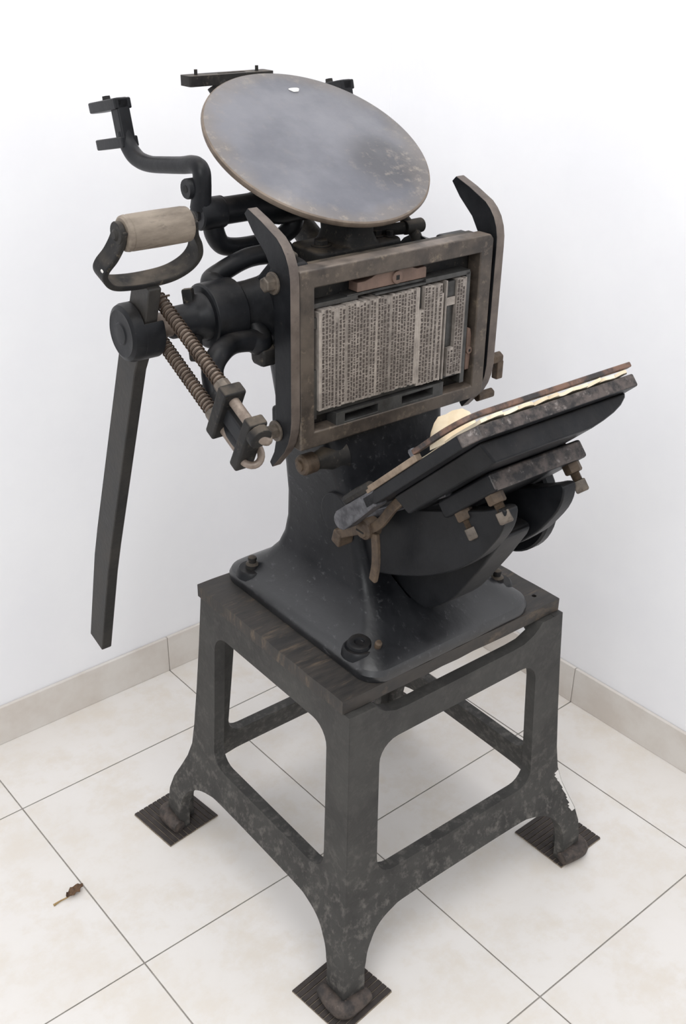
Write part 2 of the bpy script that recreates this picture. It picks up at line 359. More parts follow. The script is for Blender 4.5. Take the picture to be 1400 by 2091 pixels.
side(xl, xr, True, .0012, wx, lambda u, z, w: Vector((u, yb(z) + .0002 - w, z - .0007)))
for sx in (-1, 1):
    for sy in (-1, 1):
        fx = xl(0) if sx < 0 else xr(0); fy = yf(0) if sy < 0 else yb(0)
        # thick worn flange along the two outer sides of the foot
        m = MB()
        P = [(fx - sx * .046, fy + sy * .003, .016), (fx - sx * .02, fy + sy * .005, .017), (fx + sx * .002, fy + sy * .004, .017), (fx + sx * .006, fy - sy * .018, .017), (fx + sx * .004, fy - sy * .046, .016)]
        m.tube(P, [.012, .0145, .0150, .0145, .012], 12, 4); m.build('foot', 'foot_rust', stand)
# small white paint scrape on the right leg
m = MB()
for k in range(16):
    z = .190 - k * .0052; x = xr(z) - .0012; y = yf(z) - .0008; L = (.016, .019, .014, .009, .006, .005, .004, .006, .005, .004, .005, .007, .006, .010, .012, .010)[k]
    z2 = z - .0056; x2 = xr(z2) - .0012; y2 = yf(z2) - .0008; dz = .006 if k < 3 else .001
    m.add([(x, y, z), (x - L, y - .0002, z - dz), (x2 - L * .8, y2 - .0002, z2 - dz), (x2, y2, z2)], [(0, 1, 2, 3)])
m.build('paint_scrape', 'white_scuff', stand, flat=True)

# rubber mats under the feet
def pad(cx, cy, rot, flip, label):
    m = MB(); n = 11; hs = .056
    ca, sa = math.cos(rot), math.sin(rot)
    f = lambda u, v, z: Vector((cx + ca * u - sa * v, cy + sa * u + ca * v, z))
    def warp(u, v): return .0
    o = (cx, cy, 0)
    m.prism([(-hs, -hs), (hs, -hs), (hs, hs), (-hs, hs)], f, 0, .0026)
    rootm = thing('rubber_mat', o, label, 'mat', 'ribbed mats under the stand feet')
    m.build('sheet', 'rubber_dusty', rootm, bevel=.0005, seg=1)
    wdt = 2 * hs / n
    for i in range(n):
        u0 = -hs + i * wdt + .0008; u1 = u0 + wdt - .0016
        r = MB()
        if flip: r.prism([(-hs, u0), (hs, u0), (hs, u1), (-hs, u1)], f, .0024, .0046)
        else: r.prism([(u0, -hs), (u1, -hs), (u1, hs), (u0, hs)], f, .0024, .0046)
        r.build('rib', 'rubber', rootm, bevel=.0006, seg=1)
pad(-.250, .262, .12, False, 'ribbed brown rubber mat under the left foot, near the long hanging lever')
pad(-.240, -.232, .12, True, 'ribbed brown rubber mat under the foot nearest the viewer')
pad(.285, -.215, .03, True, 'ribbed brown rubber mat under the right foot, by the white scraped leg')
pad(.285, .255, .05, False, 'ribbed brown rubber mat under the hidden rear foot')

# ------------------------------------------------------------------ wooden board
ZB0, ZB = .518, .541
m = MB()
hole = [(.197 + .004 * math.cos(a * math.pi / 5), -.167 + .004 * math.sin(a * math.pi / 5)) for a in range(10)]
edge = []
base = [(-.217, -.194), (.224, -.197), (.222, .19), (-.216, .189)]
for (a, b) in zip(base, base[1:] + base[:1]):
    for i in range(14):
        t = i / 14; j = .0009 if i else 0
        edge.append((a[0] + (b[0] - a[0]) * t + random.uniform(-j, j), a[1] + (b[1] - a[1]) * t + random.uniform(-j, j)))
m.prism(edge, AZ, ZB0 + .001, ZB, [hole])
m.cur = 1; m.cyl((.197, -.167, ZB - .02), (.197, -.167, ZB - .006), .0042, 10)
solo(m, 'wooden_board', ['board_wood', 'dark_hole'], (0, 0, ZB0), 'worn black wooden board lying between the stand and the press', 'board', bevel=.0018)

# ------------------------------------------------------------------ press
press = thing('printing_press', (0, 0, ZB), 'old black hand lever platen printing press with a round ink disc', 'press')
BE = 'black_enamel'; DB = 'dusty_black'
def hexbolt(parent, p, ax, r, h, matn='bolt_iron', n=6, washer=True, name='bolt'):
    m = MB(); a = Vector(ax).normalized(); p = Vector(p)
    if washer: m.lathe(p, a, [(0, r * 1.4), (h * .22, r * 1.4)], 20)
    m.lathe(p, a, [(0, r), (h * .9, r), (h, r * .86)], n)
    return m.build(name, matn, parent, bevel=.0006, seg=1)
# pedestal: one casting from the foot plate up to the bed
secs = [(.5415, -.167, .167, -.195, .19, .034), (.552, -.168, .168, -.196, .191, .034), (.560, -.165, .165, -.193, .188, .034), (.567, -.156, .156, -.183, .179, .034),
        (.575, -.143, .143, -.166, .165, .034), (.590, -.122, .122, -.140, .146, .03), (.610, -.107, .107, -.114, .131, .026), (.635, -.098, .098, -.092, .122, .022),
        (.665, -.094, .094, -.074, .117, .020), (.71, -.094, .094, -.06, .115, .020), (.76, -.099, .099, -.048, .115, .022), (.82, -.108, .108, -.034, .115, .024),
        (.87, -.118, .118, -.02, .115, .026), (.93, -.128, .128, -.012, .115, .026), (1.0, -.128, .128, -.012, .115, .026), (1.05, -.116, .116, -.012, .118, .026), (1.07, -.095, .095, -.01, .12, .024)]
m = MB(); m.loft([[Vector((p[0], p[1], z)) for p in rrect(x0, x1, y0, y1, r, 7)] for z, x0, x1, y0, y1, r in secs])
ped = m.build('pedestal', 'foot_enamel', press)
cut = MB(); cut.prism([(-.034, .604), (.0, .594), (.038, .602), (.05, .65), (.05, .70), (-.06, .70), (-.055, .655)], AY, -.3, .02)
co = cut.build('cut', 'dark_hole', press)
bpy.context.view_layer.update()
md = ped.modifiers.new('arch', 'BOOLEAN'); md.object = co; md.solver = 'EXACT'; md.operation = 'DIFFERENCE'
dg = bpy.context.evaluated_depsgraph_get(); nm = bpy.data.meshes.new_from_object(ped.evaluated_get(dg)); ped.modifiers.clear(); ped.data = nm
nm.polygons.foreach_set('use_smooth', [True] * len(nm.polygons)); nm.set_sharp_from_angle(angle=math.radians(32))
bpy.data.objects.remove(co, do_unlink=True)
# hold-down pads and bolts
for bx, by, kind in ((-.142, .137, 1), (-.142, -.137, 0), (.144, -.131, 1), (.144, .137, 1)):
    MB().lathe((bx, by, .560), (0, 0, 1), [(0, .027), (.010, .0245), (.0125, .022)], 24).build('bolt_pad', BE, press)
    if kind: 
        m = MB(); m.lathe((bx, by, .572), (0, 0, 1), [(0, .0115), (.007, .0112), (.010, .0065), (.012, .0062), (.016, .0075), (.019, .0068), (.021, .003)], 16); m.build('bolt', 'dusty_black', press)
    else:
        m = MB(); m.lathe((bx, by, .5765), (-.12, -.12, 1), [(-.012, .020), (0, .0185), (.0035, .0165), (.0045, .0145), (.0042, .008), (.001, .006), (.0005, .0)], 22); m.build('washer', BE, press)
        m = MB(); m.lathe((bx + .016, by - .021, .574), (0, -.3, 1), [(0, .005), (.010, .0055), (.013, .0035)], 10); m.build('bolt', 'rusty_iron', press)

# bed plate with ears and boss castings
m = MB(); m.box(-.172, .172, -.013, .012, .850, 1.096); bed = m.build('bed', DB, press, bevel=.003)
for sx in (-1, 1):
    for zz in (1.082, .877):
        m = MB(); m.box(*(sorted((sx * .174, sx * .12))), -.004, .03, zz - .022, min(zz + .022, 1.094)); m.build('bed_ear', BE, press, bevel=.006)
    # side casting that carries the main shaft
    m = MB(); m.loft([[Vector((sx * xx, y, z)) for y, z in [(yc + ry * math.cos(a * math.pi / 12), zc + rz * math.sin(a * math.pi / 12)) for a in range(24)]] for xx, yc, zc, ry, rz in
        ((.11, .052, 1.005, .065, .085), (.135, .055, 1.012, .055, .068), (.16, .062, 1.022, .043, .048), (.18, .068, 1.028, .036, .038), (.20, .07, 1.03, .034, .035))])
    m.build('shaft_boss', BE, press)
# bracket web from boss to the top rail bolt
m = MB(); m.prism([(-.004, 1.10), (.03, 1.105), (.07, 1.068), (.07, 1.0), (.03, .98), (-.004, 1.03)], AX, -.168, -.13); m.build('bracket', BE, press, bevel=.006)
m = MB(); m.prism([(.0, 1.092), (.03, 1.1), (.03, 1.118), (.0, 1.112)], AX, -.175, -.145); m.build('lug', DB, press, bevel=.003)
# roller rails
rail = [(.058, 1.158), (.050, 1.166), (.02, 1.1555), (-.0135, 1.1408), (-.024, 1.1325), (-.0325, 1.122), (-.0385, 1.109), (-.0415, 1.095), (-.042, 1.08), (-.041, .90), (-.0385, .882), (-.033, .866), (-.024, .850), (-.008, .832), (.006, .8165), (.012, .8225), (.001, .842), (-.004, .862), (-.005, 1.06), (-.004, 1.092), (.012, 1.115), (.04, 1.138)]
for sx in (-1, 1):
    x0, x1 = (-.1895, -.1745) if sx < 0 else (.1765, .1925)
    m = MB(); m.prism(rail, AX, x0, x1)
    # running face of bare metal, painted cheeks
    rr = m.build('roller_rail', [BE, 'bare_iron'], press, bevel=.0012, seg=2)
    for p in rr.data.polygons:
        c = p.center; 
        if abs(p.normal.x) < .5 and (p.normal.y < -.2 or (p.normal.z > .3)): p.material_index = 1
    if sx < 0:
        for y, z in ((-.006, 1.082), (-.007, .877)):
            b = hexbolt(press, (x0, y, z), (-1, 0, 0), .0105, .016); 
for k, (z, s) in enumerate(((.893, 1), (.836, .85))):
    m = MB(); m.cyl((.190, -.012, z), (.236 if k == 0 else .224, -.012, z), .010 * s, 6); m.box(.224, .238, -.020, -.008, z - .034, z - .004) if k == 0 else None
    m.build('wing_nut', 'rusty_iron', press, bevel=.002)

# small stud on the left of the pedestal
m = MB(); m.lathe((-.085, -.012, .815), (-1, 0, 0), [(0, .028), (.012, .022), (.028, .0155), (.042, .0125), (.046, .0125)], 24); m.build('stud_boss', DB, press)
m = MB(); m.lathe((-.130, -.012, .815), (-1, 0, 0), [(0, .0150), (.020, .0155), (.024, .013)], 20); st = m.build('stud', 'rusty_iron', press, bevel=.001)
m = MB(); m.lathe((-.153, -.012, .815), (-1, 0, 0), [(0, .008), (.004, .0078), (.005, .006)], 16); m.build('screw', 'rusty_iron', st)

# saddle, neck and ink disc
m = MB(); m.prism(rrect(-.078, .078, .045, .122, .016), AZ, 1.066, 1.092); saddle = m.build('saddle', DB, press, bevel=.006, seg=3)
for x, y in ((-.05, .078), (.048, .078), (.062, .062)):
    hexbolt(saddle, (x, y, 1.092), (0, 0, 1), .0105 if x != .062 else .006, .009, DB)
m = MB()
def nsec(z, x0, x1, y0, y1, r=.012): return [Vector((p[0], p[1], z)) for p in rrect(x0, x1, y0, y1, r, 5)]
m.loft([nsec(1.088, -.032, .042, .046, .126), nsec(1.094, -.026, .033, .048, .125), nsec(1.105, -.0215, .028, .050, .124), nsec(1.135, -.022, .028, .053, .128), nsec(1.152, -.022, .028, .075, .15)])
m.build('neck', DB, press)
DT = math.radians(28.4); dn = Vector((0, -math.sin(DT), math.cos(DT))); dc = Vector((0, .148, 1.214)); DR = .169
m = MB(); m.lathe(dc, dn, [(-.013, .150), (-.0125, .160), (-.009, .1675), (-.005, DR), (-.0015, DR - .0008), (0, DR - .003), (.0, 0)], 96)
disc = m.build('ink_disc', ['disc_steel', 'disc_rim'], press, ang=40)
for p in disc.data.polygons:
    if p.normal.dot(dn) < .9: p.material_index = 1
m = MB(); m.lathe(dc - dn * .05, dn, [(0, .03), (.03, .035), (.038, .06)], 32); m.build('disc_hub', DB, press)
m = MB(); q = dc + Vector((.035, 0, 0)) + Vector((0, math.cos(DT), math.sin(DT))) * .122
du = Vector((1, 0, 0)); dv = Vector((0, math.cos(DT), math.sin(DT)))
m.add([q + dn * .0006 + du * (.0085 * math.cos(a) * (1 + .25 * math.sin(3 * a))) + dv * (.006 * math.sin(a) * (1 + .2 * math.cos(2 * a))) for a in [k * math.pi / 8 for k in range(16)]] + [q + dn * .0012], [(k, (k + 1) % 16, 16) for k in range(16)])
m.build('paint_blob', 'white_scuff', disc)

# roller yoke behind the disc: shaft, U brace, left arm with two forks, right arm, cross plate
YS, ZSH = .150, 1.141
m = MB(); m.lathe((-.195, YS, ZSH), (1, 0, 0), [(0, .0195), (.003, .021), (.03, .021), (.031, .0185), (.075, .0185), (.085, .020), (.10, .026), (.12, .030), (.20, .030), (.30, .026), (.32, .021), (.38, .0205)], 28)
yk = m.build('roller_shaft', BE, press)
m = MB(); m.lathe((-.2058, .147, ZSH), (-1, 0, 0), [(0, .0085), (.003, .008), (.0035, .006)], 6); m.build('nut', DB, yk)
m = MB(); m.tube([(-.180, YS, ZSH - .008), (-.178, YS, ZSH - .028), (-.166, YS + .001, ZSH - .046), (-.14, YS + .002, ZSH - .0525), (-.10, YS + .002, ZSH - .0525), (-.068, YS + .002, ZSH - .050), (-.046, YS + .002, ZSH - .036), (-.041, YS + .002, ZSH - .012)], [.0145, .0145, .0135, .0125, .012, .0125, .0145, .0155], 16); m.build('brace', BE, press)
for sx in (-1, 1):
    x = -.2 if sx < 0 else .207
    XA = lambda y: x if sx < 0 else .10 + .107 * min(1, max(0, (y - .15) / .17))      # right arm bends outwards behind the disc
    P = [(.147, 1.150), (.140, 1.185), (.142, 1.2), (.158, 1.2045), (.19, 1.199), (.235, 1.1925), (.275, 1.1875), (.305, 1.188), (.325, 1.194), (.339, 1.206), (.346, 1.222)]
    R_ = [.0145, .0125, .0122, .012, .0115, .0115, .0115, .012, .0125, .0125, .0115]
    m = MB(); m.tube([(XA(a), a, b if sx < 0 else min(b, 1.15 + max(0, a - .15) * .2) if a < .31 else b) for a, b in P], R_, 16); arm = m.build('roller_arm', BE, press)
    if sx < 0:
        m = MB(); m.lathe((x, .147, ZSH), (1, 0, 0), [(-.006, .018), (-.004, .0205), (.03, .0215), (.032, .0205)], 28); m.build('arm_boss', BE, arm)
        m = MB(); m.lathe((x - .019, .152, 1.176), (1, 0, 0), [(0, .005), (.0, .0125), (.002, .0135), (.02, .0135)], 20); m.build('arm_eye', BE, arm)
        m = MB(); m.cyl((x - .0195, .152, 1.176), (x - .0187, .152, 1.176), .0052, 14); m.build('eye_hole', 'dark_hole', arm)
    e = Vector((0, .018, .068)).normalized(); g = Vector((0, .97, -.19)).normalized()       # along the upright, along the forks
    o0 = Vector((x, .345, 1.208))
    def F(u, v, w_, o0=o0, e=e, g=g): return o0 + g * u + e * v + Vector((w_, 0, 0))
    m = MB(); m.prism([(-.014, .0), (.010, .0), (.010, .06), (-.014, .06)], F, -.010, .010); m.build('upright', BE, arm, bevel=.003)
    for v in (.0, .052):
        pl = [(-.014, -.0135), (.066, -.0135)] + [(.066 + .0135 * math.sin(a * math.pi / 8), -.0135 * math.cos(a * math.pi / 8)) for a in range(1, 8)] + [(.066, .0135), (-.014, .0135)]
        m = MB(); m.prism(pl, lambda u, s, w_, v=v: F(u, v + w_, s), -.0075, .0075); m.build('fork', BE, arm, bevel=.002)
    m = MB(); m.lathe(F(.034, .0592, 0), e, [(0, .0068), (.006, .0062)], 6); m.build('nub', DB, arm)
m = MB(); m.prism(rrect(-.078, .074, .362, .392, .004), AZ, 1.272, 1.287, [rrect(-.02, .03, .373, .381, .003)]); xp = m.build('cross_plate', DB, press, bevel=.002)
for x in (-.058, .052): 
    m = MB(); m.cyl((x, .378, 1.286), (x, .378, 1.2945), .0026, 12); m.build('pin', DB, xp)
m = MB(); m.tube([(-.02, .378, 1.272), (-.01, .36, 1.24), (0, .30, 1.18), (0, .22, 1.11), (0, .14, 1.06)], [.018, .016, .016, .018, .022], 14); m.build('plate_leg', DB, press)
# pawl linkage right of the neck
m = MB(); m.cyl((.088, .06, 1.101), (.122, .06, 1.101), .0105, 18); pw = m.build('pawl_pin', DB, press, bevel=.0015)
m = MB(); m.tube([(.103, .06, 1.101), (.118, .05, 1.06), (.128, .045, 1.02)], .009, 14); m.build('pawl_rod', DB, press)
m = MB(); m.tube([(.1, .06, 1.101), (.088, .075, 1.125), (.08, .085, 1.15)], [.0085, .007, .006], 12); m.build('pawl_arm', DB, press)
m = MB(); m.tube([(.094, .06, 1.101), (.06, .075, 1.098), (.03, .09, 1.098)], [.010, .008, .008], 12, flat=.6); m.build('pawl_link', DB, press)

# main shaft with collars
SY, SZ = .070, 1.030
m = MB(); m.cyl((-.33, SY, SZ), (.2, SY, SZ), .0165, 28); sh = m.build('main_shaft', 'rod_steel', press)
m = MB(); m.lathe((-.302, SY, SZ), (1, 0, 0), [(0, .0195), (.002, .0205), (.030, .021), (.036, .0235), (.044, .030), (.050, .0325), (.054, .0335)], 32); m.build('sleeve', BE, press)
m = MB(); m.lathe((-.252, SY, SZ), (1, 0, 0), [(0, .040), (.002, .043), (.047, .044), (.049, .042)], 40); m.build('collar', BE, press, bevel=.001)
m = MB(); m.lathe((-.205, SY, SZ), (1, 0, 0), [(0, .032), (.03, .034)], 32); m.build('hub_ring', DB, press)
hexbolt(press, (-.266, SY + .006, SZ + .014), (0, .2, 1), .0095, .024, DB, 4, False, 'set_screw')
hexbolt(press, (-.268, SY - .004, SZ - .019), (0, -.1, -1), .011, .036, DB, 6, False, 'set_screw')
# curved frame arms leaving the hub
m = MB(); m.tube([(-.212, .074, 1.050), (-.217, .092, 1.060), (-.214, .103, 1.064), (-.2, .1045, 1.0715), (-.165, .1082, 1.0815), (-.135, .1108, 1.084), (-.085, .1054, 1.083)], [.017, .0165, .0155, .0140, .0135, .0135, .015], 18); m.build('upper_arm', BE, press)
m = MB(); m.tube([(-.196, .074, 1.028), (-.188, .046, 1.008), (-.187, .031, .9955), (-.193, .0275, .993), (-.205, .031, .9985), (-.235, .0275, 1.001), (-.268, .006, 1.0), (-.283, -.001, .986), (-.288, -.010, .970), (-.294, -.022, .953), (-.302, -.048, .944), (-.312, -.088, .937), (-.316, -.128, .926)], [.014, .0155, .016, .016, .0155, .0145, .0145, .0145, .0145, .014, .0135, .0115, .009], 18); m.build('lower_arm', BE, press)
m = MB(); m.prism([(.012, .962), (.040, .962), (.044, .985), (.030, 1.0), (.01, .985)], AX, -.198, -.172); m.build('stop_lug', DB, press, bevel=.006)

# spring rods with guide blocks and hooks
RX = -.318; rd = Vector((0, -.890, -.455)).normalized(); rp = Vector((0, .455, -.890)).normalized()
r1 = Vector((RX, .0676, 1.0708)); r2 = Vector((RX, .0676, 1.0708)) + rp * ((Vector((RX, .0597, 1.0103)) - r1).dot(rp)); r2 = r2 + rd * .025
L1 = (Vector((RX, -.0805, .9946)) - r1).dot(rd); bl1 = L1 + .012
def helix(p, d, L, r, wr, turns):
    a = Vector((1, 0, 0)); b = d.cross(a); pts = []; n = int(turns * 12)
    for i in range(n + 1):
        t = 2 * math.pi * i / 12; pts.append(p + d * (L * i / n) + (a * math.cos(t) + b * math.sin(t)) * r)
    return pts
for k, (rs, off) in enumerate(((r1, 0.), (r2, -.025))):
    m = MB(); m.cyl(rs - rd * .006, rs + rd * (L1 + off + .077), .0068, 18); rod = m.build('spring_rod', 'rod_steel', press)
    m = MB(); m.tube(helix(rs + rd * .004, rd, L1 + off - .008, .0084, .0013, 25 if k == 0 else 22), .0012, 6, 0); m.build('spring', 'spring_steel', rod)
    m = MB(); m.lathe(rs + rd * (L1 + off - .006), rd, [(0, .0105), (.016, .0105)], 8); m.build('nut', 'bolt_iron', rod, bevel=.0008, seg=1)
    if k == 0:
        m = MB(); m.cyl(rs + rd * .004 - Vector((.013, 0, 0)), rs + rd * .004 + Vector((.016, 0, 0)), .0014, 8); m.build('cotter_pin', 'spring_steel', rod)
mid = (r1 + rp * ((r2 - r1).dot(rp) / 2)); hw_ = (r2 - r1).dot(rp) / 2
BM = lambda s, M0=mid: Matrix.Translation(M0 + rd * s) @ Matrix((rd, rp, Vector((1, 0, 0)))).transposed().to_4x4()
m = MB(); m.box(-.008, .010, -hw_ - .014, hw_ + .014, -.0155, .0155, BM(bl1 + .004)); m.build('guide_block', DB, press, bevel=.003)
m = MB(); m.box(-.002, .058, -.013, .011, -.007, .007, BM(bl1 + .004)); m.build('tongue', BE, press, bevel=.003)
m = MB(); m.box(-.007, .009, -hw_ - .013, hw_ + .018, -.012, .014, BM(bl1 + .057)); m.build('guide_block', DB, press, bevel=.003)
for k, s in ((0, -1), (1, 1)):
    c0 = mid + rp * (s * hw_) + rd * (bl1 + .063); m = MB(); pts = []
    for i in range(15):
        a = -math.pi / 2 + math.pi * 1.15 * i / 14; pts.append(c0 + rd * (.019 * math.cos(a) - .004) + (Vector((1, 0, 0)) * .8 + rp * (-.5 * s)).normalized() * (.013 * math.sin(a) + .008))
    m.tube(pts, .0047 if k else .006, 12, 0); m.build('hook', 'rod_steel', press)
m = MB(); m.lathe(mid - rp * (hw_) + rd * (bl1 + .066), rd, [(0, .015), (.012, .015)], 12); m.build('end_nut', DB, press, bevel=.002)

# hand lever: hub, bar, D handle, wooden grip
lu = Vector((0, -.365, .931)).normalized(); ln = Vector((0, -.931, -.365)); LX = -.343; LO = Vector((LX, SY, SZ))
def LF(a, s, c): return LO + Vector((a, 0, 0)) + lu * s + ln * c       # a across, s along lever, c towards the viewer side
lev = MB()
barp = [(.105, .9845), ]
# bar: straight in its upper two thirds, then bent a little more upright
P = [(LO + lu * .076).yz, (LO).yz, Vector((.0995, .98)), Vector((.226, .66)), Vector((.248, .60)), Vector((.302, .422))]
wd = [.040, .044, .044, .046, .046, .042]
Lp = []; Rp = []
for i, p in enumerate(P):
    d = (P[min(i + 1, len(P) - 1)] - P[max(i - 1, 0)]).normalized(); nn = Vector((-d.y, d.x))
    Lp.append(p + nn * wd[i] / 2); Rp.append(p - nn * wd[i] / 2)
Lp[-1] += (Lp[-1] - Lp[-2]).normalized() * (-.0); Rp[-1] += (Rp[-1] - Rp[-2]).normalized() * .0
lev.prism([tuple(p) for p in Lp] + [tuple(p) for p in reversed(Rp)], AX, LX - .009, LX + .009)
lever = lev.build('hand_lever', ['lever_paint'], press, bevel=.002)
m = MB(); m.lathe((LX - .028, SY, SZ), (1, 0, 0), [(-.002, .006), (-.0015, .013), (0, .015), (.0005, .027), (0, .030), (.003, .0355), (.008, .0375), (.0165, .0375)], 48)
hub = m.build('lever_hub', BE, lever)
prof = []
for k in range(49):
    a = math.radians(-245 + 310 * k / 48) + 0
    c_, s_ = math.cos(a), math.sin(a)
    prof.append((.0375 * c_, .0375 * s_))
prof = [p for p in prof if not (abs(p[0]) < .023 and p[1] > 0)]
prof += [(.023, .006), (-.023, .006)]
prof = sorted([p for p in prof[:-2]], key=lambda p: (math.atan2(p[1], p[0]) - math.radians(90)) % (2 * math.pi)) + [(.023, .006), (-.023, .006)]
m = MB(); m.prism(prof, lambda c, s, w_: LF(w_, s, c), -.012, .016); m.build('hub_body', BE, lever, bevel=.0025)
dpath = [(-.045, .158), (-.047, .140), (-.054, .122), (-.0635, .108), (-.0645, .097), (-.053, .0835), (-.03, .0785), (0, .0775), (.03, .0805), (.052, .091), (.062, .106), (.060, .122), (.052, .138), (.0475, .158)]
m = MB(); m.ribbon(dpath, lambda a, s, c: LF(a, s, c), .0075, .027); m.build('handle_loop', DB, lever, bevel=.0018)
m = MB()
for a, s_ in ((-.0662, .098), (-.0682, .1075)):
    m.lathe(LF(a + .0005, s_, .0085), (-1, 0, -.3), [(0, .0026), (.0012, .0022)], 10)
m.build('paint_chip', 'white_scuff', lever)
m = MB(); m.lathe(LF(-.0425, .148, 0), (1, 0, 0), [(0, .018), (.002, .0205), (.006, .0213), (.008, .0205), (.010, .0213), (.045, .0216), (.080, .0213), (.0865, .0205)], 36); grip = m.build('grip', 'grip_wood', lever)
m = MB(); m.lathe(LF(-.0495, .148, 0), (-1, 0, 0), [(0, .008), (.002, .007), (.004, .004)], 16); m.build('rivet', DB, lever)
for s in (-1, 1):
    m = MB(); m.lathe(LF(s * .0475, .150, 0), (1, 0, 0), [(-.0035, .0135), (.0035, .0135)], 24); m.build('handle_eye', DB, lever, bevel=.001)

# ------------------------------------------------------------------ platen
PT = math.radians(42); pe = Vector((0, -math.cos(PT), math.sin(PT))); pn = Vector((0, math.sin(PT), math.cos(PT))); P0 = Vector((0, -.166, .838))
def PF(x, s, t): return P0 + Vector((x, 0, 0)) + pe * s + pn * t
def PS(fn_): return lambda x, s, t: fn_(x, s, t)
plat = MB(); plat.prism([(-.15, -.03), (.15, -.03), (.15, .212), (.146, .216), (-.132, .216), (-.15, .195)], PF, -.017, 0); platen = plat.build('platen', [BE, 'worn_platen'], press, bevel=.002)
for p in platen.data.polygons:
    if p.normal.dot(pe) > .5: p.material_index = 1
m = MB(); m.prism([(-.124, -.017), (.143, -.017), (.138, -.024), (.126, -.031), (.108, -.037), (.085, -.042), (.06, -.046), (-.114, -.046)], lambda x, t, s: PF(x, s, t), 0.0, .196); m.build('platen_rib', BE, platen, bevel=.003)
for sx in (-1, 1):
    m = MB(); pts = [(-.01, -.020), (.005, .004), (-.1, .004)] + [(-.1 - .016 * math.sin(a * math.pi / 8), -.010 + .014 * math.cos(a * math.pi / 8)) for a in range(0, 9)] + [(-.1, -.024)]
    m.prism(pts, lambda s, t, w_: PF(w_, s, t), sx * .15, sx * .128); m.build('hinge_lug', 'bright_steel', platen, bevel=.003)
# hinge barrel and the two curved rockers with a centre fin
m = MB(); m.cyl((-.105, -.030, .728), (.105, -.030, .728), .034, 36); m.build('hinge_barrel', BE, press, bevel=.002)
lobe = [(.018, .69), (.005, .662), (-.018, .648), (-.054, .643), (-.088, .649), (-.126, .662), (-.165, .679), (-.205, .699), (-.253, .731), (-.285, .761), (-.3027, .781), (-.325, .816), (-.332, .842), (-.326, .856), (-.29, .838), (-.2, .800), (-.1, .765), (-.02, .764), (.01, .745)]
for x0, x1 in ((-.077, -.053), (.030, .055)):
    m = MB(); m.prism(rounded(lobe, 3), AX, x0, x1); m.build('rocker', BE, press, bevel=.004, seg=3)
fin = [(-.02, .66), (-.10, .615), (-.15, .604), (-.178, .618), (-.213, .65), (-.243, .694), (-.274, .745), (-.29, .79), (-.2, .77), (-.05, .72)]
m = MB(); m.prism(rounded(fin, 4), AX, -.036, .02); m.build('rocker_fin', BE, press, bevel=.006, seg=3)
m = MB(); m.lathe((.088, -.175, .765), (1, 0, 0), [(0, .088), (.004, .091), (.018, .091), (.022, .088)], 48); m.build('cam_disc', BE, press)
# impression yoke and its screws
m = MB(); m.prism([(-.09, .035), (.09, .035), (.086, .143), (-.084, .143)], PF, -.072, -.047); yoke = m.build('impression_yoke', [BE, 'worn_platen'], press, bevel=.004, seg=3)
for p in yoke.data.polygons:
    if p.normal.dot(pe) > .5: p.material_index = 1
for x, s in ((-.071, .122), (.071, .122), (-.074, .058)):
    m = MB(); m.lathe(PF(x, s, -.04), -pn, [(.0008 * i, .0068 if i % 2 else .0058) for i in range(0, 88)], 14); sc_ = m.build('impression_screw', 'rusty_iron', press)
    m = MB(); m.lathe(PF(x, s, -.071), -pn, [(0, .0125), (.012, .0125), (.014, .011)], 6); m.build('lock_nut', 'rusty_iron', sc_, bevel=.0006, seg=1)
    m = MB(); m.lathe(PF(x, s, -.096), -pn, [(0, .0125), (.014, .0125), (.016, .011)], 4); m.build('screw_head', 'screw_iron', sc_, bevel=.001, seg=1)
m = MB(); m.prism([(.055, -.012), (.092, -.012), (.088, .05), (.06, .05)], PF, -.070, -.056); m.build('yoke_ear', BE, yoke, bevel=.003)
m = MB(); m.lathe(PF(.075, .008, -.070), -pn, [(0, .012), (.012, .012), (.012, .0085)] + [(.013 + .0009 * i, .0088 if i % 2 else .0078) for i in range(36)], 14); m.build('threaded_stud', 'rusty_iron', press)
# bale (sheet holder) along the left side and the front edge
m = MB(); m.ribbon([(-.146, .108), (-.146, .15), (-.1445, .178), (-.137, .198), (-.122, .209), (-.09, .211), (0, .211), (.152, .211)], lambda a, b, c: PF(a, b, .0125 + c), .010, .007); m.build('bale', 'bale_rust', platen, bevel=.0015)
m = MB(); m.lathe(PF(-.146, .104, .005), pn, [(0, .0045), (.010, .0055), (.013, .004)], 12); m.build('bale_pin', 'bright_steel', platen)
m = MB(); m.box(-.152, -.142, -.012, .112, .0, .0085, Matrix((Vector((1, 0, 0)), pe, pn)).transposed().to_4x4()); 
for v in m.v: v += P0
m.build('draw_sheet_bar', 'card', platen, bevel=.001)
m = MB(); m.tube([PF(-.146, -.07, .010), PF(-.146, -.035, .009), PF(-.146, -.005, .0075)], [.007, .0075, .007], 8, 0); m.build('lower_bale', DB, platen)
